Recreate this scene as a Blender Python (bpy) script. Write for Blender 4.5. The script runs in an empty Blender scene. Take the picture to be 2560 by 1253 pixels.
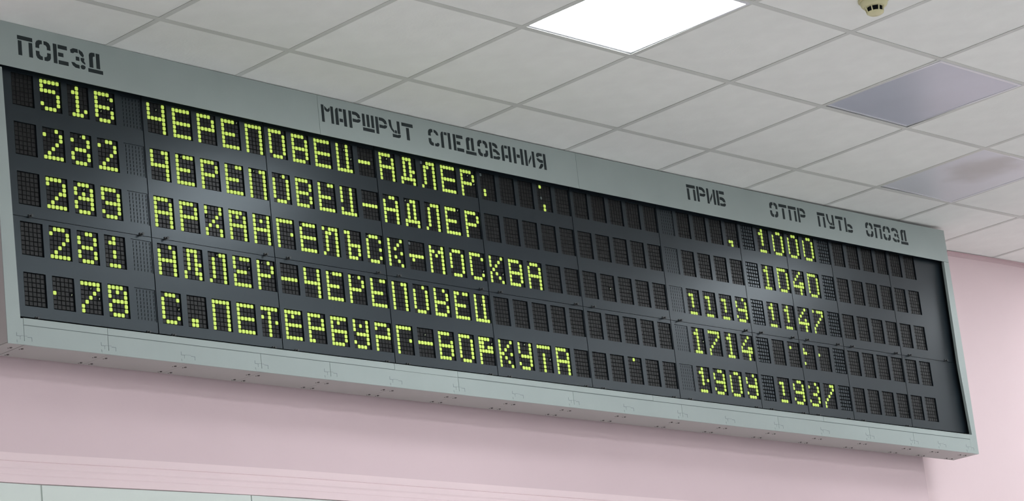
import bpy, math, random
from mathutils import Vector
random.seed(7)
S = bpy.context.scene
COL = S.collection
ZO = 4.74                       # floor level below the working zero (top of the first text row)

# ---------------------------------------------------------------- camera, light, exposure
cam_d = bpy.data.cameras.new('camera')
cam = bpy.data.objects.new('camera', cam_d); COL.objects.link(cam)
cam.location = (-5.14252196, -6.79605831, -3.13883627 + ZO)
cam.rotation_euler = (1.84262090, 0.110246496, -0.804667029)
cam_d.sensor_fit = 'HORIZONTAL'; cam_d.sensor_width = 36.0
cam_d.lens = 6517.85 * 36.0 / 2560.0
cam_d.clip_start = 0.05; cam_d.clip_end = 100
S.camera = cam
S.view_settings.view_transform = 'Standard'
S.view_settings.look = 'None'
S.view_settings.gamma = 1.0
S.view_settings.use_curve_mapping = False
S.view_settings.exposure = 0.0
w = bpy.data.worlds.new('world'); S.world = w; w.use_nodes = True
w.node_tree.nodes['Background'].inputs[0].default_value = (0.55, 0.6, 0.65, 1)
w.node_tree.nodes['Background'].inputs[1].default_value = 0.3
LAMP = 15.0                     # radiance of a lit ceiling panel
S.cycles.max_bounces = 10; S.cycles.diffuse_bounces = 7
S.cycles.sample_clamp_indirect = 6.0

# ---------------------------------------------------------------- materials
def mat(name, col, rough=0.6, spec=0.3, noise=0.0, nscale=8.0, bump=0.0, bscale=60.0, metal=0.0, emit=None, estr=0.0, objvar=0.0):
    m = bpy.data.materials.new(name); m.use_nodes = True
    nt = m.node_tree; b = nt.nodes['Principled BSDF']
    b.inputs['Base Color'].default_value = (*col, 1)
    b.inputs['Roughness'].default_value = rough
    b.inputs['Specular IOR Level'].default_value = spec
    b.inputs['Metallic'].default_value = metal
    tc = nt.nodes.new('ShaderNodeTexCoord')
    out = None
    if noise > 0 or objvar > 0:
        mp = nt.nodes.new('ShaderNodeMapRange'); mp.inputs[1].default_value = 0.3; mp.inputs[2].default_value = 0.7
        mp.inputs[3].default_value = 1 - noise; mp.inputs[4].default_value = 1 + noise
        n = nt.nodes.new('ShaderNodeTexNoise'); n.inputs['Scale'].default_value = nscale; n.inputs['Detail'].default_value = 4
        nt.links.new(tc.outputs['Object'], n.inputs['Vector'])
        nt.links.new(n.outputs[0], mp.inputs[0])
        val = mp.outputs[0]
        if objvar > 0:
            oi = nt.nodes.new('ShaderNodeObjectInfo')
            m2 = nt.nodes.new('ShaderNodeMapRange'); m2.inputs[3].default_value = 1 - objvar; m2.inputs[4].default_value = 1 + objvar
            nt.links.new(oi.outputs['Random'], m2.inputs[0])
            mu = nt.nodes.new('ShaderNodeMath'); mu.operation = 'MULTIPLY'
            nt.links.new(val, mu.inputs[0]); nt.links.new(m2.outputs[0], mu.inputs[1]); val = mu.outputs[0]
        vm = nt.nodes.new('ShaderNodeVectorMath'); vm.operation = 'SCALE'
        vm.inputs[0].default_value = col
        nt.links.new(val, vm.inputs['Scale'])
        nt.links.new(vm.outputs[0], b.inputs['Base Color'])
    if bump > 0:
        n2 = nt.nodes.new('ShaderNodeTexNoise'); n2.inputs['Scale'].default_value = bscale; n2.inputs['Detail'].default_value = 3
        nt.links.new(tc.outputs['Object'], n2.inputs['Vector'])
        bp = nt.nodes.new('ShaderNodeBump'); bp.inputs['Strength'].default_value = bump; bp.inputs['Distance'].default_value = 0.002
        nt.links.new(n2.outputs[0], bp.inputs['Height']); nt.links.new(bp.outputs[0], b.inputs['Normal'])
    if emit:
        b.inputs['Emission Color'].default_value = (*emit, 1); b.inputs['Emission Strength'].default_value = estr
    return m

M = {}
M['tile'] = mat('ceiling_tile', (0.83, 0.84, 0.81), 0.9, 0.1, noise=0.025, nscale=9, bump=0.25, bscale=90, objvar=0.02)
M['runner'] = mat('runner', (0.60, 0.61, 0.58), 0.55, 0.3, noise=0.04, nscale=5)
M['void'] = mat('plenum_dark', (0.05, 0.05, 0.05), 0.9, 0.1)
M['wall'] = mat('pink_paint', (0.67, 0.525, 0.55), 0.75, 0.2, noise=0.02, nscale=1.6, bump=0.1, bscale=40)
M['wall2'] = mat('brightened_pink_paint', (0.78, 0.625, 0.645), 0.75, 0.2, noise=0.02, nscale=1.6, bump=0.1, bscale=40)  # wall pink paled: extra light on recessed wall and mouldings put into the colour
M['fascia'] = mat('grey_fascia', (0.62, 0.67, 0.63), 0.5, 0.3, noise=0.02, nscale=3)
M['hall'] = mat('hall_paint', (0.60, 0.62, 0.62), 0.8, 0.2, noise=0.02, nscale=1.6)
M['floor'] = mat('floor_stone', (0.60, 0.59, 0.59), 0.35, 0.4, noise=0.08, nscale=3)
M['paint'] = mat('grey_green_paint', (0.335, 0.385, 0.37), 0.42, 0.35, noise=0.035, nscale=5, bump=0.08, bscale=25)
M['under'] = mat('bounce_tinted_paint', (0.40, 0.385, 0.37), 0.5, 0.3, noise=0.03, nscale=4)  # grey-green with red raised: pink bounce off the walls put into the colour
M['ink'] = mat('stencil_ink', (0.018, 0.026, 0.028), 0.6, 0.25)
M['panel'] = mat('black_panel', (0.008, 0.012, 0.016), 0.32, 0.5, noise=0.12, nscale=6)
M['panel'].node_tree.nodes['Principled BSDF'].inputs['Specular Tint'].default_value = (0.80, 0.93, 1.0, 1)
M['filler'] = mat('filler_panel', (0.010, 0.010, 0.011), 0.22, 0.5, noise=0.05, nscale=6)
M['pit'] = mat('cell_back', (0.006, 0.007, 0.008), 0.8, 0.1)
M['flap'] = mat('dark_flap', (0.0058, 0.0064, 0.0070), 0.40, 0.27, noise=0.35, nscale=45, objvar=0.25)
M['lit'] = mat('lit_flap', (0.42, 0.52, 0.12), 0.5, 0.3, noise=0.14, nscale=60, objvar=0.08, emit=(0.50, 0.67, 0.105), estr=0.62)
M['pale'] = mat('stuck_flap', (0.60, 0.66, 0.45), 0.5, 0.3)
M['greydot'] = mat('grey_flap', (0.10, 0.12, 0.12), 0.5, 0.3)
M['groove'] = mat('groove', (0.16, 0.19, 0.19), 0.7, 0.2)
M['dark'] = mat('dark_metal', (0.045, 0.047, 0.048), 0.45, 0.4)
M['screw'] = mat('screw', (0.10, 0.085, 0.085), 0.5, 0.4)
M['lampframe'] = mat('lamp_frame', (0.72, 0.72, 0.76), 0.4, 0.4)
M['lamp'] = mat('lamp_diffuser', (0.9, 0.9, 0.95), 0.5, 0.3, emit=(0.96, 1.0, 1.03), estr=LAMP)
M['lampoff'] = mat('lamp_off', (0.50, 0.525, 0.60), 0.28, 0.5, noise=0.05, nscale=2.5)
M['lampdusty'] = mat('lamp_off_dusty', (0.63, 0.65, 0.69), 0.35, 0.45, noise=0.03, nscale=2.5)
M['cream'] = mat('aged_cream_plastic', (0.64, 0.60, 0.37), 0.4, 0.4, noise=0.06, nscale=30)

# dust smudge on the second unlit diffuser: a grey stain with a shape of its own
def smudge(m, stain):
    nt = m.node_tree; b = nt.nodes['Principled BSDF']
    src = b.inputs['Base Color'].links[0].from_socket
    tc = nt.nodes.new('ShaderNodeTexCoord')
    ds = nt.nodes.new('ShaderNodeVectorMath'); ds.operation = 'DISTANCE'; ds.inputs[1].default_value = (-0.02, -0.12, 0)
    n = nt.nodes.new('ShaderNodeTexNoise'); n.inputs['Scale'].default_value = 4
    nt.links.new(tc.outputs['Object'], n.inputs['Vector'])
    nt.links.new(tc.outputs['Object'], ds.inputs[0])
    ad = nt.nodes.new('ShaderNodeMath'); ad.operation = 'MULTIPLY_ADD'; ad.inputs[1].default_value = 0.25
    nt.links.new(n.outputs[0], ad.inputs[0]); nt.links.new(ds.outputs['Value'], ad.inputs[2])
    mr = nt.nodes.new('ShaderNodeMapRange'); mr.interpolation_type = 'SMOOTHSTEP'
    mr.inputs[1].default_value = 0.20; mr.inputs[2].default_value = 0.36; mr.inputs[3].default_value = 1; mr.inputs[4].default_value = 0
    nt.links.new(ad.outputs[0], mr.inputs[0])
    mx = nt.nodes.new('ShaderNodeMix'); mx.data_type = 'RGBA'; mx.inputs['B'].default_value = (*stain, 1)
    cs = [s for s in mx.inputs if s.type == 'RGBA']
    cs[1].default_value = (*stain, 1)
    nt.links.new(mr.outputs[0], mx.inputs[0]); nt.links.new(src, cs[0])
    nt.links.new([s for s in mx.outputs if s.type == 'RGBA'][0], b.inputs['Base Color'])
smudge(M['lampdusty'], (0.45, 0.455, 0.45))

# ---------------------------------------------------------------- the slight sag of the old board and ceiling
A, B, GAP = 0.111393, 0.177582, 0.000101       # pitch of the characters, pitch of the rows
MODS = [5]*7 + [3, 3, 4, 2]
MS = [0]
for c_ in MODS: MS.append(MS[-1] + c_)
CZ = 0.1665                                    # nominal ceiling height
def warp(x, z):
    xs = (x - 2.8) / 2.8; xs = max(-1.2, min(1.2, xs))
    base = 1 - xs*xs
    return x - 0.001835*base + 0.053311*xs**3, z - (0.026056 - 0.024443*(0.163424 - z))*base
def warp_ceiling(x, y, z):
    xs = (x - 2.8) / 2.8; xs = max(-1.25, min(1.4, xs))
    base = 1 - xs*xs
    yy = max(-2.6, min(0.3, y))
    return x - 0.011939*base, y, z - (0.026056 + 0.015108*yy)*base + 0.003996*xs**3
def ux(u):                                      # character index -> unwarped x
    m = 0
    while m < 10 and u >= MS[m+1] - 0.2: m += 1
    return u*A + m*GAP

# ---------------------------------------------------------------- mesh helpers
ORG = {}
class MB:
    def __init__(s): s.v = []; s.f = []; s.mi = []
    def add(s, vs, fs, mi=0):
        n = len(s.v); s.v += [tuple(p) for p in vs]; s.f += [tuple(n+i for i in f) for f in fs]; s.mi += [mi]*len(fs)
    def box(s, x0, y0, z0, x1, y1, z1, mi=0):
        s.add([(x0,y0,z0),(x1,y0,z0),(x1,y1,z0),(x0,y1,z0),(x0,y0,z1),(x1,y0,z1),(x1,y1,z1),(x0,y1,z1)],
              [(0,3,2,1),(4,5,6,7),(0,1,5,4),(1,2,6,5),(2,3,7,6),(3,0,4,7)], mi)
    def bbox(s, x0, y0, z0, x1, y1, z1, c=0.002, mi=0):      # box with a chamfered front (the -y side)
        s.add([(x0+c,y0,z0+c),(x1-c,y0,z0+c),(x1-c,y0,z1-c),(x0+c,y0,z1-c),
               (x0,y0+c,z0),(x1,y0+c,z0),(x1,y0+c,z1),(x0,y0+c,z1),
               (x0,y1,z0),(x1,y1,z0),(x1,y1,z1),(x0,y1,z1)],
              [(0,1,2,3),(0,4,5,1),(1,5,6,2),(2,6,7,3),(3,7,4,0),(4,8,9,5),(5,9,10,6),(6,10,11,7),(7,11,8,4),(8,11,10,9)], mi)
    def prism(s, poly, y0, y1, mi=0):                         # poly: (x,z) points, counter-clockwise seen from -y
        n = len(poly)
        s.add([(p[0],y0,p[1]) for p in poly] + [(p[0],y1,p[1]) for p in poly],
              [tuple(range(n)), tuple(range(2*n-1, n-1, -1))] + [(i, n+i, n+(i+1) % n, (i+1) % n) for i in range(n)], mi)
    def rod(s, p0, p1, r, n=10, mi=0, r1=None):
        p0 = Vector(p0); p1 = Vector(p1); d = (p1-p0).normalized()
        a = d.orthogonal().normalized(); b = d.cross(a); r1 = r if r1 is None else r1
        vs = [p0 + (a*math.cos(t)+b*math.sin(t))*r for t in [2*math.pi*i/n for i in range(n)]]
        vs += [p1 + (a*math.cos(t)+b*math.sin(t))*r1 for t in [2*math.pi*i/n for i in range(n)]]
        s.add(vs, [(i, (i+1) % n, n+(i+1) % n, n+i) for i in range(n)] + [tuple(range(n-1,-1,-1)), tuple(range(n,2*n))], mi)
    def warp(s):
        s.v = [(lambda q: (q[0], p[1], q[1]))(warp(p[0], p[2])) for p in s.v]; return s
    def warpc(s):
        s.v = [warp_ceiling(*p) for p in s.v]; return s
    def mesh(s, name, mats, org=(0,0,0), smooth=False):
        me = bpy.data.meshes.new(name)
        me.from_pydata([(p[0]-org[0], p[1]-org[1], p[2]-org[2]) for p in s.v], [], s.f)
        for m in (mats if isinstance(mats, (list, tuple)) else [mats]): me.materials.append(m)
        if len(me.materials) > 1: me.polygons.foreach_set('material_index', s.mi)
        if smooth: me.polygons.foreach_set('use_smooth', [True]*len(s.f))
        me.update(); return me
    def build(s, name, mats, parent=None, org=None, smooth=False, **props):
        if org is None:
            xs = [p[0] for p in s.v]; ys = [p[1] for p in s.v]; zs = [p[2] for p in s.v]
            org = ((min(xs)+max(xs))/2, (min(ys)+max(ys))/2, min(zs))
        return place(name, s.mesh(name, mats, org, smooth), parent, org, **props)
def place(name, data, parent=None, org=(0,0,0), scale=None, **props):
    o = bpy.data.objects.new(name, data); COL.objects.link(o)
    ORG[o.name] = Vector(org)
    if parent is not None:
        o.parent = parent; o.location = Vector(org) - ORG[parent.name]
    else: o.location = org
    if scale: o.scale = scale
    for k, v in props.items(): o[k] = v
    return o
def empty(name, org, parent=None, **props):
    o = place(name, None, parent, org, **props); o.empty_display_size = 0.1; return o
# a scaled parent: its children are given in the parent's own (unscaled) coordinates
def child_local(name, data, parent, loc=(0,0,0), **props):
    o = bpy.data.objects.new(name, data); COL.objects.link(o); o.parent = parent; o.location = loc
    for k, v in props.items(): o[k] = v
    return o

# ---------------------------------------------------------------- room shell
XL, XR, YB, FZ = -8.0, 12.5, -10.0, -ZO
WY, RY, XC = 0.140, 0.262, 5.270               # pier face behind the board, recessed wall, corner between them
b = MB(); b.box(XL-.2, WY, FZ, XC, WY+.5, 0.6); b.build('wall_back', M['wall'], kind='structure')
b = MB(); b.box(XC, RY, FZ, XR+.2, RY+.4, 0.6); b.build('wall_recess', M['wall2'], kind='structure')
b = MB(); b.box(XL-.2, YB, FZ, XL, WY, 0.6); b.build('wall_left', M['hall'], kind='structure')
b = MB(); b.box(XR, YB, FZ, XR+.2, RY, 0.6); b.build('wall_right', M['hall'], kind='structure')
b = MB(); b.box(XL-.2, YB-.2, FZ, XR+.2, YB, 0.6); b.build('wall_front', M['hall'], kind='structure')
b = MB(); b.box(XL-.2, YB-.2, FZ-.1, XR+.2, RY+.4, FZ); b.build('floor', M['floor'], kind='structure')

# angle trim where the recessed wall meets the ceiling
b = MB(); n = 12
for i in range(n):
    xa = XC + (XR-XC)*i/n; xb = XC + (XR-XC)*(i+1)/n
    za = warp_ceiling(xa, RY, CZ)[2]; zb = warp_ceiling(xb, RY, CZ)[2]
    b.add([(xa,RY-.003,za-.020),(xb,RY-.003,zb-.020),(xb,RY-.003,zb-.001),(xa,RY-.003,za-.001),(xa,RY,za-.020),(xb,RY,zb-.020)],
          [(0,1,2,3),(4,5,1,0)])
    b.add([(xa,RY-.022,za-.0015),(xb,RY-.022,zb-.0015),(xb,RY,zb-.0015),(xa,RY,za-.0015)], [(0,1,2,3)])
b.build('trim_1', mat('trim_pink', (0.66, 0.50, 0.52), 0.5, 0.3), kind='structure')

# mouldings across the pier below the board, then a grey fascia of sheet panels
prof = [(WY, -1.300), (WY-.003, -1.322), (WY-.003, -1.3275), (WY-.0012, -1.3285), (WY-.0012, -1.3297), (WY-.004, -1.331), (WY-.009, -1.343),
        (WY-.011, -1.353), (WY-.0095, -1.357), (WY-.009, -1.361), (WY-.011, -1.366), (WY-.0125, -1.376), (WY-.0117, -1.378),
        (WY-.0117, -1.3797), (WY-.013, -1.381), (WY-.0145, -1.405), (WY, -1.407)]
b = MB(); k = len(prof)
xsn = [XL, -2, -.6, 0, .6, 1.2, 1.8, 2.6, 3.6, XC]
def mz(x): return 0.018*(min(max((x+.12)/1.1, 0), 1) - 0.0) + 0.004*min(max((x-.9)/1.7, 0), 1)   # the moulding is not quite level
vs = [(x, p[0], p[1]+mz(x)+0.003) for x in xsn for p in prof]
fs = [(i*k+j, i*k+j+1, (i+1)*k+j+1, (i+1)*k+j) for i in range(len(xsn)-1) for j in range(k-1)]
fs += [tuple(range(k-1, -1, -1)), tuple((len(xsn)-1)*k+j for j in range(k))]
b.add(vs, fs); b.build('trim_2', M['wall2'], kind='structure')
fe = MB(); fe.box(XL, WY-.006, -2.4, XC, WY, -1.411+.027)
fas = fe.build('trim_3', M['fascia'], kind='structure')
for i, x in enumerate([-1.78, -.857, .063, .981, 1.897, 2.813, 3.73]):
    q = MB(); t = -1.4055
    x0, x1 = x+.0015, min(x+.916-.0015, XC)
    q.add([(x0,WY-.012,-2.4),(x1,WY-.012,-2.4),(x1,WY-.012,t+mz(x1)),(x0,WY-.012,t+mz(x0)),(x0,WY-.006,-2.4),(x1,WY-.006,-2.4),(x1,WY-.006,t+mz(x1)),(x0,WY-.006,t+mz(x0))],
          [(0,1,2,3),(0,4,5,1),(1,5,6,2),(2,6,7,3),(3,7,4,0)])
    q.build('panel', M['fascia'], fas)

# ---------------------------------------------------------------- suspended ceiling
CX0, CY0, T = 0.353731, -0.319182, 0.6          # a crossing of the grid
IX0, IX1, JY0, JY1 = -15, 22, -1, 21            # tile columns along the wall, tile rows away from it
cb = MB(); cb.box(XL-.2, YB-.2, CZ+.10, XR+.2, RY+.4, CZ+.14)
ceil = cb.build('ceiling', M['void'], kind='structure')
lit = set((i, j) for i in (-13, -10, -7, -4, -1, 2, 8, 11, 14, 17) for j in (1, 4, 7, 10, 13))  # all but the glowing panel are unseen, there to light the hall
lit |= set((5, j) for j in (4, 7, 10, 13))
lit -= {(-4, 1), (-1, 1), (-7, 1), (-10, 1), (-13, 1), (14, 4), (17, 4), (11, 1), (-13, 4), (-10, 4), (-7, 4)}
lit |= {(11, 0), (13, 0), (14, 1)}  # unseen extra panels, added to brighten the wall on the right
off = {(5, 1): 0, (7, 0): 1}
far = MB()
def tile_rect(i, j):
    x0 = CX0 + i*T; x1 = x0 + T; y1 = CY0 - j*T; y0 = y1 - T
    if j == -1: y1 = RY
    return max(x0, XL), min(x1, XR), max(y0, YB), y1
for i in range(IX0, IX1):
    for j in range(JY0, JY1):
        if (i, j) in lit or (i, j) in off: continue
        x0, x1, y0, y1 = tile_rect(i, j)
        if x1-x0 < .05 or y1-y0 < .05: continue
        if j == -1:
            if x1 <= XC+.02: y1 = WY
        dz = random.uniform(-.0004, .0006)
        q = MB(); q.box(x0+.004, y0+.004, CZ+.0019+dz, x1-.004, y1-.004, CZ+.018)
        q.warpc()
        if -3 <= i <= 11 and j <= 4: q.build('ceiling_tile', M['tile'], ceil)
        else: far.add(q.v, [(0,3,2,1),(4,5,6,7),(0,1,5,4),(1,2,6,5),(2,3,7,6),(3,0,4,7)])
far.build('outer_tiles', M['tile'], ceil, kind='stuff')
# T-bar runners: main bars along the wall, cross bars away from it
for j in range(JY0+1, JY1):
    y = CY0 - j*T
    if y < YB+.05: continue
    segs = [XL + (XR-XL)*k/24 for k in range(25)]
    q = MB()
    for a_, c_ in zip(segs[:-1], segs[1:]):
        q.box(a_, y-.012, CZ, c_, y+.012, CZ+.0012); q.box(a_, y-.001, CZ+.0012, c_, y+.001, CZ+.034)
    q.warpc().build('grid_runner', M['runner'], ceil)
for i in range(IX0, IX1+1):
    x = CX0 + i*T
    if x < XL+.05 or x > XR-.05: continue
    q = MB(); ye = WY if x < XC else RY
    ys = [YB, -7, -5, -3.5, -2.6, -2.0, -1.4, -.9, -.3, 0, ye]
    for a_, c_ in zip(ys[:-1], ys[1:]):
        q.box(x-.012, a_, CZ+.0003, x+.012, c_, CZ+.0013); q.box(x-.001, a_, CZ+.0013, x+.001, c_, CZ+.034)
    q.warpc().build('cross_runner', M['runner'], ceil)

# ---------------------------------------------------------------- square light panels lying in the grid
def light_panel(i, j, diff, label, group=None):
    x0, x1, y0, y1 = tile_rect(i, j); cx, cy = (x0+x1)/2, (y0+y1)/2
    wx, wy, wz = warp_ceiling(cx, cy, CZ)
    t = empty('ceiling_light', (wx, wy, wz), label=label, category='light')
    if group: t['group'] = group
    h = .2935; f = .012
    q = MB()
    for a_, b_, c_, d_ in ((-h,-h,h,-h+f),(-h,h-f,h,h),(-h,-h+f,-h+f,h-f),(h-f,-h+f,h,h-f)):
        q.box(a_, b_, .0014, c_, d_, .012)
    q.v = [(p[0]+wx, p[1]+wy, p[2]+wz) for p in q.v]
    q.build('frame', M['lampframe'], t, org=(wx, wy, wz))
    q = MB(); q.box(-h+f, -h+f, .003, h-f, h-f, .010)
    q.v = [(p[0]+wx, p[1]+wy, p[2]+wz) for p in q.v]
    q.build('diffuser', diff, t, org=(wx, wy, wz))
    return t
for (i, j) in sorted(lit):
    x0, x1, y0, y1 = tile_rect(i, j)
    if x1-x0 < .55 or y1-y0 < .55: continue
    if (i, j) == (2, 1): light_panel(i, j, M['lamp'], 'glowing white square ceiling light panel above the middle of the departure board')
    else:
        num = ['no', 'one', 'two', 'three', 'four', 'five', 'six']; rows_ = {0: 'row nearest the wall, right of', 1: 'same row as', 4: 'second row out from', 7: 'third row out from', 10: 'fourth row out from', 13: 'last row out from'}
        k = (abs(i-2)+2)//3; side = 'in line with it' if k == 0 else '%s panel%s further %s' % (num[k], 's' if k > 1 else '', 'left' if i < 2 else 'right')
        light_panel(i, j, M['lamp'], 'unseen lit ceiling panel, %s the one above, %s' % (rows_[j], side), 'unseen lit ceiling panels of the hall')
light_panel(5, 1, M['lampoff'], 'unlit lavender square ceiling light panel with a clean surface')
light_panel(7, 0, M['lampdusty'], 'unlit square ceiling light panel with a grey dust smudge, near the board header')

# ---------------------------------------------------------------- smoke detector
def lathe(prof, cx, cy, cz, n=40):
    q = MB(); vs = []
    for r, z in prof: vs += [(cx+r*math.cos(2*math.pi*k/n), cy+r*math.sin(2*math.pi*k/n), cz+z) for k in range(n)]
    fs = [(i*n+k, (i+1)*n+k, (i+1)*n+(k+1) % n, i*n+(k+1) % n) for i in range(len(prof)-1) for k in range(n)]
    q.add(vs, fs); q.f.append(tuple((len(prof)-1)*n+k for k in range(n))); q.mi.append(0); return q
dx, dy = 2.534, -1.778; dz = warp_ceiling(dx, dy, CZ+.004)[2]
t = empty('smoke_detector', (dx, dy, dz), label='aged cream round smoke detector on a ceiling tile right of the lit panel', category='smoke detector')
lathe([(.001,0),(.056,0),(.058,-.004),(.058,-.011),(.055,-.014)], dx, dy, dz).build('base', M['cream'], t, smooth=False)
lathe([(.0505,-.012),(.0515,-.016),(.0505,-.022),(.048,-.029),(.043,-.035),(.038,-.0365),(.028,-.0368)], dx, dy, dz).build('body', M['cream'], t, smooth=True)
lathe([(.027,-.035),(.027,-.058)], dx, dy, dz, 24).build('sensing_chamber', M['pit'], t)
for k in range(8):
    an = 2*math.pi*(k+.35)/8; q = MB(); c, s = math.cos(an), math.sin(an)
    q.rod((dx+.0365*c, dy+.0365*s, dz-.035), (dx+.0300*c, dy+.0300*s, dz-.058), .0026, 6); q.build('rib', M['cream'], t)
lathe([(.020,-.0545),(.0305,-.0545),(.0315,-.0565),(.0285,-.061),(.022,-.0650),(.012,-.0665),(.001,-.0668)], dx, dy, dz).build('cap', M['cream'], t, smooth=True)

# ---------------------------------------------------------------- the departure board
FB = -0.9735                                      # underside of the housing
BX0, BX1 = -0.154, 5.499
BD = .118                                         # back of the housing
board = empty('departure_board', (2.67, WY, FB), label='long grey-green railway departure board with yellow-green dot lettering, hung under the ceiling', category='display board')
q = MB()
q.box(BX0, -.028, FB+.004, BX0+.003, BD, .13); q.box(BX1-.003, -.028, FB+.004, BX1, BD, .12)    # side sheets
q.box(BX0+.003, .080, FB+.004, BX1-.003, BD, .12)
q.build('housing', M['under'], board)
q = MB(); q.box(BX0+.02, .016, -.96, BX1-.02, .079, .12); q.build('backing', M['pit'], board)

# header panels with their stencilled words
def hb(x): return (0.0035 if x < 3.3 else 0.0035 - (x-3.3)/2.16*0.012)
def ht(x): return (0.1645 if x < 3.7 else 0.1645 - (x-3.7)/1.76*0.0085)
HY = -0.030
heads = []
for x0, x1 in ((-.095, 1.3478), (1.3492, 2.7968), (2.7982, 5.459)):
    q = MB(); n = 14
    for k in range(n):
        a_ = x0 + (x1-x0)*k/n; c_ = x0 + (x1-x0)*(k+1)/n
        vs = []
        for y, e in ((HY, 0), (HY+.0025, 0)):
            vs += [(a_,y,hb(a_)),(c_,y,hb(c_)),(c_,y,ht(c_)),(a_,y,ht(a_))]
        fs = [(0,1,2,3),(0,4,5,1),(2,6,7,3),(4,7,6,5)]
        if k == 0: fs.append((0,3,7,4))
        if k == n-1: fs.append((1,5,6,2))
        q.add(vs, fs)
    heads.append(q.warp().build('header_panel', M['paint'], board))

R = lambda x0, y0, x1, y1: [(x0,y0),(x0,y1),(x1,y1),(x1,y0)]
TLc = [(0,.42),(.24,.42),(.24,.28),(.31,.2),(.44,.18),(.44,0),(.24,0),(.09,.06),(.01,.18)]
def mx(p): return [(1-a_, c_) for a_, c_ in p][::-1]
def my(p): return [(a_, 1-c_) for a_, c_ in p][::-1]
Aleg = [(0,1),(.25,1),(.25,.02),(.18,0),(.08,.05),(.01,.16)]
GL = {
 'П': [R(0,0,1,.2), R(.03,.26,.27,1), R(.74,.26,.98,1)],
 'О': [TLc, mx(TLc), my(TLc), mx(my(TLc))],
 'Е': [R(0,0,.24,1), R(.33,0,.95,.2), R(.33,.4,.68,.6), R(.33,.8,1,1)],
 'З': [[(0,.1),(.03,.26),(.2,.26),(.3,.19),(.52,.2),(.52,0),(.2,0)], [(.6,0),(.6,.18),(.72,.3),(.88,.37),(.93,.25),(.84,.1)],
       R(.36,.4,.6,.6), [(.7,.41),(.7,.55),(.78,.64),(.98,.73),(1,.66),(.91,.56),(.95,.44),(.92,.40)],
       [(.03,.74),(.12,.9),(.3,.99),(.58,1),(.58,.82),(.36,.8),(.22,.73)], [(.66,.86),(.7,.97),(.82,1),(.94,.97),(1,.88),(.97,.8),(.84,.77),(.72,.79)]],
 'Д': [[(.08,.79),(.34,.79),(.34,.26),(.38,.19),(.48,.18),(.48,0),(.28,0),(.14,.05),(.08,.16)], R(.57,0,.82,.79), R(-.02,.86,1.0,1.05)],
 'М': [R(0,0,.21,1), R(.79,0,1,1), [(.28,.06),(.28,.25),(.42,.36),(.6,.36),(.72,.26),(.72,.07),(.52,.23)]],
 'А': [Aleg, R(.34,.01,.6,.18), R(.34,.60,.62,.79), R(.70,0,.94,1)],
 'Л': [Aleg, R(.34,.01,.6,.18), R(.70,0,.94,1)],
 'Р': [R(0,0,.23,1), [(.32,0),(.32,.18),(.6,.19),(.72,.25),(.78,.33),(1,.33),(.94,.14),(.78,.04),(.62,0)],
       [(.32,.42),(.32,.61),(.78,.61),(.94,.55),(1,.44),(.98,.4),(.8,.39),(.7,.44)]],
 'Ш': [R(0,0,.22,.73), R(.39,0,.61,.73), R(.78,0,1,.73), R(0,.81,1,1)],
 'У': [[(0,0),(.05,.36),(.2,.58),(.42,.74),(.46,.62),(.3,.48),(.24,.3),(.21,0)], R(.74,0,.97,.74), [(.52,.56),(.48,.73),(.66,.75),(.68,.58)],
       [(.28,.81),(.28,1),(.82,1),(.97,.94),(1,.79),(.82,.79),(.74,.83)]],
 'Т': [R(0,0,1,.2), R(.38,.27,.63,1)],
 'С': [TLc, my(TLc), [(.56,0),(.56,.17),(.68,.2),(.8,.31),(.98,.31),(.93,.15),(.78,.04)], [(.58,.84),(.58,1),(.85,1),(.97,.92),(1,.82),(.92,.77),(.8,.78),(.72,.84)]],
 'В': [R(0,0,.23,1), [(.32,0),(.32,.17),(.5,.2),(.62,.3),(.82,.29),(.8,.14),(.68,.04),(.5,0)],
       [(.34,.39),(.34,.56),(.6,.58),(.74,.7),(1,.71),(.97,.58),(.8,.47),(.58,.38)], [(.32,.83),(.32,1),(.84,1),(.97,.93),(1,.8),(.8,.78),(.66,.83)]],
 'Н': [R(0,0,.25,1), R(.75,0,1,1), R(.35,.4,.66,.6)],
 'И': [R(0,0,.23,1), R(.77,0,1,1), [(.34,.66),(.34,.88),(.66,.46),(.66,.25)]],
 'Я': [[(.02,.14),(.02,.27),(.2,.29),(.28,.2),(.62,.18),(.62,.01),(.25,0),(.08,.05)], [(.02,.37),(.1,.5),(.3,.6),(.66,.61),(.66,.43),(.36,.42),(.24,.36)],
       [(.14,1),(.38,1),(.64,.8),(.64,.66),(.42,.67)], R(.74,0,.98,1)],
 'Б': [R(0,0,.25,1), R(.34,0,.92,.2), [(.34,.41),(.34,.59),(.6,.6),(.75,.71),(1,.71),(.95,.55),(.8,.44),(.62,.40)],
       [(.34,.83),(.34,1),(.84,1),(.97,.93),(1,.8),(.82,.78),(.7,.83)]],
 'Ь': [R(0,0,.23,1), [(.33,.42),(.33,.58),(.6,.59),(.75,.70),(1,.70),(.95,.54),(.8,.45),(.62,.41)],
       [(.33,.82),(.33,1),(.84,1),(.97,.93),(1,.8),(.82,.78),(.7,.82)]],
}
def word(txt, xs, z0, z1, wdt, hgt):
    """xs: left edge of each letter (unwarped), top drifting from z0 to z1"""
    for k, (ch, x) in enumerate(zip(txt, xs)):
        zt = z0 + (z1-z0)*k/max(1, len(txt)-1)
        q = MB()
        hd = heads[0 if x < 1.3492 else 1 if x < 2.7982 else 2]
        for poly in GL[ch]:
            pts = [(x + a_*wdt, zt - c_*hgt) for a_, c_ in poly]
            q.prism(pts, HY-.0009, HY+.0004)
        q.warp().build('stencil_letter', M['ink'], hd)
word('ПОЕЗД', [.0125, .0840, .1545, .2245, .2965], .1245, .1235, .0595, .0715)
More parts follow.
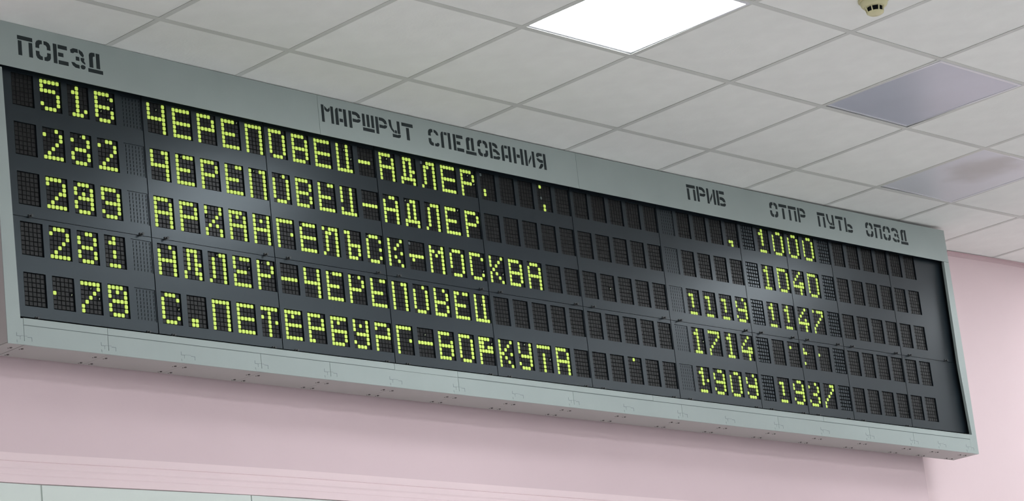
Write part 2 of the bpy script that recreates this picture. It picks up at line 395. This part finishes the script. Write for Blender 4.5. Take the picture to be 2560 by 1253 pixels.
word('МАРШРУТ', [1.3640+.0699*k for k in range(7)], .1290, .1290, .0600, .0705)
word('СЛЕДОВАНИЯ', [1.9268+.0692*k for k in range(10)], .1285, .1275, .0575, .0700)
word('ПРИБ', [3.5138+.0685*k for k in range(4)], .1285, .1290, .0585, .0715)
word('ОТПР', [4.0965+.0685*k for k in range(4)], .1260, .1245, .0570, .0710)
word('ПУТЬ', [4.4493+.0690*k for k in range(4)], .1225, .1218, .0560, .0705)
word('ОПОЗД', [4.8175+.0682*k for k in range(5)], .1203, .1170, .0550, .0705)

# display panels: black sheets with a window for every character
WW, WH = 0.0870, 0.1180                           # window size
ROWS_TOP, ROWS_BOT = (0, 1, 2), (3, 4)
ZSEAM = -2.905*B
for m in range(11):
    c0, c1 = MS[m], MS[m+1]
    xa = ux(c0) - .19*A + .0018; xb = ux(c0) - .19*A + (c1-c0)*A - .0018
    if m == 10: xb = 5.447
    if m == 0: xa = -.06
    for rows, zt, zb in ((ROWS_TOP, .05, ZSEAM+.0010), (ROWS_BOT, ZSEAM-.0010, -4.884*B)):
        xsv = [xa]
        for c in range(c0, c1): xsv += [ux(c0)+(c-c0)*A, ux(c0)+(c-c0)*A+WW]
        xsv.append(xb)
        zsv = [zt]
        for r in rows: zsv += [-r*B, -r*B-WH]
        zsv.append(zb)
        nx, nz = len(xsv), len(zsv); q = MB()
        vs = [(x, y, z) for y in (0, .0062) for z in zsv for x in xsv]
        o = nx*nz; fs = []
        idx = lambda i, j: j*nx+i
        for j in range(nz-1):
            for i in range(nx-1):
                hole = (i % 2 == 1) and (j % 2 == 1)
                a_, b_, c_, d_ = idx(i,j), idx(i+1,j), idx(i+1,j+1), idx(i,j+1)
                if not hole: fs += [(a_,d_,c_,b_), (a_+o,b_+o,c_+o,d_+o)]
                else: fs += [(a_,b_,b_+o,a_+o), (b_,c_,c_+o,b_+o), (c_,d_,d_+o,c_+o), (d_,a_,a_+o,d_+o)]
        # outer rim
        a_, b_, c_, d_ = idx(0,0), idx(nx-1,0), idx(nx-1,nz-1), idx(0,nz-1)
        for i in range(nx-1): fs += [(idx(i,0),idx(i+1,0),idx(i+1,0)+o,idx(i,0)+o), (idx(i,nz-1),idx(i,nz-1)+o,idx(i+1,nz-1)+o,idx(i+1,nz-1))]
        for j in range(nz-1): fs += [(idx(0,j),idx(0,j)+o,idx(0,j+1)+o,idx(0,j+1)), (idx(nx-1,j),idx(nx-1,j+1),idx(nx-1,j+1)+o,idx(nx-1,j)+o)]
        q.add(vs, fs)
        q.warp().build('display_panel', M['panel'], board)
# latches along the seam between the two rows of panels and along the foot
def latch(u, r, big=True):
    x = u*A; z = -r*B
    q = MB(); s = 1.1 if big else 1.0
    q.box(x-.0045*s, -.0035, z-.0045*s, x+.0045*s, .001, z+.0055*s)
    q.rod((x+.001, -.0035, z), (x-.0005, -.0125*s, z-.0010), .0032*s, 8)
    q.rod((x-.0005, -.0115*s, z-.0010), (x-.0008, -.0155*s, z-.0012), .0042*s, 8)
    q.warp().build('latch', M['dark'], board)
for m in range(11):
    l = MS[m]-.19; r_ = MS[m+1]-.19 if m < 10 else 48.35
    for u in (l+.54, r_-.42): latch(u, 2.885)
    if m < 10:
        for u in (l+.54, r_-.42): latch(u, 4.892, False)

# ---------------------------------------------------------------- characters
G = {
'5a':"#####/#..../####./....#/....#/#...#/.###.", '1a':"..#../.##../..#../..#../..#../..#.#/.###.",
'Va':"####./#..h#/#..../####h/#h..#/#...#/.###.", 'Ch1':"#...#/#.h.#/#...#/#####/....#/....#/....#",
'E':"#####/#..../#..../#####/#..../#..../#####", 'R':"####./#...#/#...#/#####/#..../#..../#....",
'E2':"####h/#..../#..../####./#..../#..../#####", 'P':"#####/#...#/#...#/#...#/#...#/#...#/#...#",
'O':"####./#...#/#...#/#...#/#...#/#...#/.###.", 'V':"####./#...#/#...#/#####/#...#/#...#/####.",
'Ts':"#..#./#.h#./#..#./#..#h/#..#./#..#./#####", 'm4':"...../...../...../####./...../...../.....",
'A':"####./#.h.#/#...#/#####/#...#/#...#/#...#", 'D1':".###./.#.#./.#.#./.#.##/.#.#./#####/#...#",
'L1':"g.###/.##.#/.#..#/.#..#/.#..#/.#..#/#...#", 'R1h':"####./#.h.#/#...#/####h/#..../#..../#....",
'com':"g..../...../...../...../.#.../.#.../.....", 'sem':".#.../...../...../.g.../...../..#../..#..",
'2a':"...#./#...#/....#/...#./..#../.#.../#####", '8a':"..h#./#...#/....#/.###./#...#/#...#/.###.",
'2b':"..##./#...#/....#/...#./..#../.#.../#####", 'Ch2':"#..##/#...#/#...#/#####/....#/....#/....#",
'E3':"#h###/#..../#..../####./#..../#..../#####", 'R2':"####./#...#/#...#/####./#..../#..../#....",
'E4':"#..##/#..../#..../####./#..../#..../#####", 'P2':"#h.##/#...#/#...#/#...#/#...#/#...#/#...#",
'O2':"..h#./#...#/#...#/#...#/#...#/#...#/.###.", 'V2':"####./#...#/#...#/####./#...#/#...#/####.",
'Ts2':"#..#./#..#./#..#./#..#./...#./#..#./#####", 'm5':"...../...../...../#####/...../...../.....",
'A2':"..##./#...#/#...#/#####/#...#/#...#/#...#", 'D2':"h.##./.#.#./.#.#./.#.#./.#.#./#####/#...#",
'L2':"..###/.#..#/.#..#/.#..#/.#..#/.#..#/#...#", '2c':"####./#...#/....#/...##/..#../.#.../#####",
'8b':".###./#.h.#/#.#.#/.####/#...#/#...#/.###.", '9a':"####./#...#/#...#/.####/....#/#...#/.###.",
'A3':"####./#...#/#...#/#####/#...#/#...#/#...#", 'H1':"#...#/#...#/h..#./..#../.#.#./#...#/#...#",
'A4':"####./#.#.#/#...#/#####/#...#/#...#/#...#", 'N1':"#...#/#.#.#/#...#/#####/#...#/#...#/#...#",
'G1':"#####/#..../#..../#...#/#..../#..../#....", 'E5':"h####/#..../#..../#####/#..../#..../#####",
'L3':"#.###/.##.#/.#..#/.#..#/.#..#/.#..#/#...#", 'Sf':"##.../.#.../.#.../.####/.#..#/.#..#/.###.",
'S1':"h###./#...#/#..../#...#/#..../#...#/.###.", 'K1':"#...#/#..#./#.#../#...#/#.#../#..#./#...#",
'm6':"g..../...../...../#####/.#.../...../.....", 'Mm':"#...#/##.##/#.#.#/#...#/#...#/#...#/#...#",
'O3':".###./#...#/#...#/#...#/#...#/....#/.###.", 'S2':"####./#...#/#..../#..../#...h/#...#/.###.",
'K2':"#...#/#..#./#.#../.#.../#.#.h/#..#./#...#", 'A5':".###./#...#/#...#/#####/#...#/#...#/#...#",
'2d':".###./#...#/....#/...#./..#../.#.../#####", '8c':"..##./#...#/#...#/.###./#...#/#...#/.###.",
'1b':"..#../.##../...../..#../..#../...../.###.", 'A6':"...#./#...#/#...#/#####/#...#/#...#/#...#",
'D3':".###./.#.#./.#.#./.#.##/.#.#./#..##/#...#", 'L4':"..h##/.#..#/.#..#/.#..#/.#..#/.#..#/#...#",
'E6':"#.###/#..../#...h/g###./#..../#..../#####", 'R3':"#h.#./#...#/#...#/####./#..../#..../#....",
'Ch3':"#...#/#...#/#...#/#####/....#/....#/....#", 'E7':"#h###/#..../#..../####./#..../#..../#####",
'P3':"#..##/#...#/#...#/#...#/#...#/#...#/#...#", 'O4':"...#./#...#/#...#/#...#/#...#/#...#/.###.",
'V3':"#..#./#...#/#...#/####./#...#/#...#/####.", 'E8':"##.##/#..../#..../####./#..../#..../#####",
'Ts3':"#..#./#..#./#.h#./#..#./#..#./#..#./#####", '1F':"..#../.##../..#../..#../..#../..#../.###.",
'1Fh':"..#../.##../..#../..#.h/..#../..#../.###.",
'7a':"#####/....#/...#./..#../.#.../#..../#....", '4a':"...#./..#../.#.../#..##/#####/...#./...#.",
'4b':"...#./..#../.#.../#..#./#####/...#./...#.", '7b':"#.###/....#/...#./..#../.#.../#..../#....",
'7c':"#####/..h.#/...#./..#.h/.#.../#..../#....", '7d':"...##/....#/...#./..#../.#.../#..../#....",
'd1':"...../...../...../#...h/...../...../.....", '8d':"####./#.#.#/#...#/.####/#...#/#...#/.###.",
'S3':".###./#...#/#..../#...h/#..../#...#/.###.", 'dot':"...../...../...../...../...../.##../.##..",
'T1':"#####/..#../#.#../..#.#/..#../..#../..#..", 'E9':"#####/#.#../#..../#####/#..../#..../#####",
'R4':"####./#...#/#...#/#####/#..../#..../##...", 'B1':"#####/#.#../#..../#####/#...#/#...#/####.",
'U1':"#...#/#.#.#/#...#/.####/....#/#...#/.###.", 'R5':"####./#...#/....#/#####/#..../#..../#....",
'm7':"...../..h../...../#####/...../...../.....", 'V4':"####./#..../#...#/#####/#...#/#...#/####.",
'R6':"####./##..h/##.##/#####/#..../#..../#....", 'K3':"#...#/#..#./#.#../##..#/#.#../#..#./#...#",
'U2':"#.h.#/#...#/#...#/.####/....#/#...#/.###.", 'T2':"#####/...../..#../..#.h/..#../..#../..#..",
'1c':"...../.##../..#../..#../..#../...../.###.", '9b':"...#./#...#/#...#/.####/....#/#...#/.###.",
'1d':"..#../.##../..#../..#../..#../...../.###.", '0a':"..##./#...#/#...#/#...#/#...#/#...#/.###.",
'0b':"####./#...#/#...#/#...#/#...#/#...#/.###.", '1e':"..#../.##../..#../..#.#/..#../...../.###.",
'9c':"..##./#...#/#...#/.####/....#/#...#/.###.", '3a':"...#./#...#/....#/..##./....#/#...#/.###.",
'q1':"...../...../...../...../...../.##../..#..", 'p27':"..#../...../...../...../...../...../.....",
'p37':"...../.#.../...../...../...../...../.....", 'p38':"...../#..../##h../...../...../#..../.....",
'p39':"...../...../#..../...../...../...../.....", 'bh':"...../...../...../...h./...../...../.....", '':"...../...../...../...../...../...../....."}
T0 = ['']*47
def row(d):
    r = list(T0)
    for k, v in d.items():
        for i, g in enumerate(v.split()): r[k+i] = '' if g == '_' else g
    return r
TEXT = [
 row({1:"5a 1a Va", 5:"Ch1 E R E2 P O V E Ts m4 A D1 L1 E R1h com _ _ sem", 34:"q1", 36:"1d 0a 0a 0a"}),
 row({1:"2a 8a 2b", 5:"Ch2 E3 R2 E4 P2 O2 V2 E4 Ts2 m5 A2 D2 L2 E2 R2", 36:"1F 0b 4a 0b"}),
 row({1:"2c 8b 9a", 5:"A3 R H1 A4 N1 G1 E5 L3 Sf S1 K1 m6 Mm O3 S2 K2 V A5", 26:"bh", 31:"1c 1c 1c 9b", 36:"1d 1d 4b 7b"}),
 row({1:"2d 8c 1b", 5:"A6 D3 L4 E6 R3 m5 Ch3 E7 R3 E4 P3 O4 V3 E8 Ts3", 31:"1Fh 7a 1F 4a", 37:"p37 p38 p39"}),
 row({1:"d1 7c 8d", 5:"S3 dot P E T1 E9 R4 B1 U1 R5 G1 m7 V4 O R6 K3 U2 T2 A3", 27:"p27", 31:"1e 9c 0a 9b", 36:"1c 9c 3a 7d"}),
]
PX, C0X, R0Z = 0.01625, 0.0110, 0.0090            # dot pitch, first dot centre inside the window
def dotmesh(q, cx, cz, w_=.0064, h_=.0068, y0=.0040, y1=.0066, r=.0032):
    ring = []
    for sx, sz, t0 in ((1,1,0),(-1,1,90),(-1,-1,180),(1,-1,270)):
        for t_ in (15, 75):
            an = math.radians(t0+t_)
            ring.append((cx+sx*(w_-r)+r*math.cos(an), cz+sz*(h_-r)+r*math.sin(an)))
    n = len(ring); ring = ring[::-1]
    vs = [(cx+(p[0]-cx)*.88, y0, cz+(p[1]-cz)*.88) for p in ring] + [(p[0], y0+.0008, p[1]) for p in ring] + [(p[0], y1, p[1]) for p in ring]
    fs = [tuple(range(n-1,-1,-1))] + [(k, (k+1) % n, n+(k+1) % n, n+k) for k in range(n)] + [(n+k, n+(k+1) % n, 2*n+(k+1) % n, 2*n+k) for k in range(n)]
    q.add(vs, fs)
def cxz(i, j): return C0X + i*PX, -R0Z - j*PX
q = MB(); q.box(-.004, .0068, -WH-.004, WW+.004, .0085, .004); back_me = q.mesh('cell_back', M['pit'])
q = MB(); dotmesh(q, 0, 0); dot_me = q.mesh('lit_dot', M['lit'])
CACHE = {}
def dark_mesh(pat):
    if pat in CACHE: return CACHE[pat]
    q = MB(); rr = random.Random(sum(map(ord, pat)))
    for j, line in enumerate(pat.split('/')):
        for i, ch in enumerate(line):
            if ch == '.':
                x, z = cxz(i, j); t = rr.uniform(-.0003, .0003)
                q.bbox(x-.0070, .0050+t, z-.0072, x+.0070, .0066, z+.0072, .0009)
    CACHE[pat] = q.mesh('dark_flaps', M['flap']); return CACHE[pat]
def lit_mesh(pat):
    k = 'L'+pat
    if k in CACHE: return CACHE[k]
    q = MB()
    for j, line in enumerate(pat.split('/')):
        for i, ch in enumerate(line):
            if ch == '#': dotmesh(q, *cxz(i, j))
    CACHE[k] = q.mesh('lit_dots', M['lit']); return CACHE[k]
q = MB(); q.bbox(-.0003, .0022, -WH+.0008, WW-.0008, .0066, -.0008, .0006)
for i in range(6):
    for j in range(8):
        x = .0080 + i*.0140; z = -.0100 - j*.0140
        q.add([(x,.0019,z-.0045),(x+.0026,.0019,z-.0060),(x+.0038,.0019,z+.0040),(x+.0012,.0019,z+.0055)], [(0,1,2,3)], 1)
shutter_me = q.mesh('shutter', [M['panel'], M['pit']])
q = MB()
for i in range(5):
    for j in range(7):
        x, z = cxz(i, j); q.bbox(x-.0060, .0030, z-.0060, x+.0060, .0066, z+.0060, .0006)
lattice_me = q.mesh('lattice', M['panel'])
SHUT = {4, 30}; LATT = {35, 40}
n_dots = 0
for u in range(47):
    for r in range(5):
        x = ux(u); wx, wz = warp(x, -r*B); wx2, _ = warp(x+WW, -r*B)
        sc = ((wx2-wx)/WW, 1, 1)
        cell = place('character_cell', back_me, board, (wx, 0, wz), scale=sc)
        if u in SHUT:
            child_local('shutter', shutter_me, cell); continue
        if u in LATT:
            child_local('lattice_plate', lattice_me, cell); continue
        pat = G[TEXT[r][u]]
        child_local('dark_flaps', dark_mesh(pat), cell, kind='stuff')
        nl = pat.count('#')
        if nl:
            if n_dots + nl <= 300:
                n_dots += nl
                for j, line in enumerate(pat.split('/')):
                    for i, ch in enumerate(line):
                        if ch == '#':
                            cx, cz = cxz(i, j); child_local('lit_dot', dot_me, cell, (cx, 0, cz))
            else: child_local('lit_dots', lit_mesh(pat), cell, kind='stuff')
        for j, line in enumerate(pat.split('/')):
            for i, ch in enumerate(line):
                if ch not in 'hg': continue
                cx, cz = cxz(i, j); q = MB()
                if ch == 'g': dotmesh(q, cx, cz, .0058, .0064); child_local('grey_dot', q.mesh('grey_dot', M['greydot']), cell)
                else:
                    q.add([(cx+.001,.0045,cz-.0045),(cx+.0022,.0025,cz-.0010),(cx+.0018,.0020,cz+.0035),(cx+.0002,.0060,cz+.0005)], [(0,1,2,3)])
                    q.add([(cx+.0014,.0050,cz-.0045),(cx+.0026,.0030,cz-.0010),(cx+.0022,.0025,cz+.0035),(cx+.0006,.0065,cz+.0005)], [(0,3,2,1)])
                    child_local('stuck_flap', q.mesh('stuck_flap', M['pale']), cell)

# ---------------------------------------------------------------- frame of the board
FY = -.030
def slab(name, pts, y0, y1, m=None, **k):                # pts: (x,z) counter-clockwise seen from the front
    q = MB(); q.prism([p for p in pts], y0, y1)
    return q.build(name, m or M['paint'], board, **k)
zt = -.005
q = MB()
q.prism([(BX0,FB-.0005),(-.0885,FB-.0005),(-.0885,-.8835),(-.0985,-.8835),(-.1110,zt),(BX0-.002,zt)], FY, FY+.0035)
q.build('side_post', M['paint'], board)
q = MB()
q.prism([(5.4645,FB-.0005),(BX1,FB-.0005),(5.5065,-.49),(5.5040,-.012),(5.4620,-.012),(5.4500,-.5295),(5.4645,-.8800)], FY, FY+.014); q.box(5.4410, FY, FB-.0005, 5.4645, FY+.0035, -.8815)
q.build('side_post', M['paint'], board)
joints = [-.0875, .259, .942, 1.276, 1.944, 2.601, 3.282, 3.94, 4.618, 4.968, 5.4415]
for a_, c_ in zip(joints[:-1], joints[1:]):
    q = MB(); q.bbox(a_+.0007, FY, FB-.0005, c_-.0007, -.0265, -.9070, .0006); q.build('bottom_rail', M['paint'], board)
sj = [-.0875, .259, 1.607, 1.944, 3.10, 4.277, 5.4415]
for a_, c_, zo in zip(sj[:-1], sj[1:], (0, 0, -.0012, .0006, 0, .0004)):
    q = MB(); q.bbox(a_+.0006, FY-.0004, -.9052+zo, c_-.0006, -.0265, -.8815, .0006); q.box(a_+.0006, -.0265, -.8845, c_-.0006, -.002, -.8815); q.build('ledge_strip', M['paint'], board)
q = MB(); q.box(-.087, -.0264, FB+.004, 5.4412, -.020, -.8850); q.box(-.0868, -.0288, -.9095, 5.4405, -.0262, -.9035); q.build('rail_core', M['groove'], board)
ux_j = [BX0, -.0875, .259, .605, .942, 1.276, 1.607, 1.944, 2.273, 2.601, 2.937, 3.282, 3.60, 3.94, 4.277, 4.618, 4.968, 5.195, BX1]
for a_, c_ in zip(ux_j[:-1], ux_j[1:]):
    q = MB(); q.box(a_+(.0016 if a_ == -.0875 else .0007), -.0264, FB, c_-(.0016 if c_ == -.0875 else .0007), BD, FB+.003); q.build('underside_panel', M['under'], board)
q = MB(); q.box(BX0+.004, -.025, FB+.0031, BX1-.004, BD, FB+.006); q.build('underside_core', M['pit'], board)
for x in ux_j[1:-1] + [5.43]:
    # thin slots of the joint clip, cut in the face of the rail
    zc = -.9430; q = MB(); t = .0007; y0, y1 = FY-.0003, FY+.002
    xl, xr = x-.031, x+.031
    q.box(xl, y0, zc-.003, xl+2*t, y1, zc+.009); q.box(xl, y0, zc-.003, xl+.018, y1, zc-.003+2*t)
    q.box(xl+.018, y0, zc-.001, xr-.018, y1, zc-.001+1.2*t)
    q.box(xr-.018, y0, zc-.0045, xr, y1, zc-.0045+2*t); q.box(xr-2*t, y0, zc-.017, xr, y1, zc-.003)
    q.box(xl, y0, zc-.024, xl+1.6*t, y1, zc-.016); q.box(xl+.014, y0, zc-.014, xl+.014+1.4*t, y1, zc-.002)
    q.build('joint_slot', M['groove'], board)
    q = MB(); q.box(xl+.003, FY-.0005, FB+.0003, xr-.003, FY+.001, zc-.018); q.build('joint_plate', M['paint'], board)
    for sx in (-.0225, .0225):
        for sy in (.016, .096):
            q = MB(); q.rod((x+sx, sy, FB+.001), (x+sx, sy, FB-.0025), .0052, 8, r1=.0040)
            q.rod((x+sx-.0035, sy+.010, FB+.001), (x+sx-.0035, sy+.010, FB-.0012), .0022, 6)
            q.build('screw', M['screw'], board)

# ---------------------------------------------------------------- everything stands on the floor at z = 0
for o in COL.objects:
    if o.parent is None and o.type != 'CAMERA': o.location.z += ZO
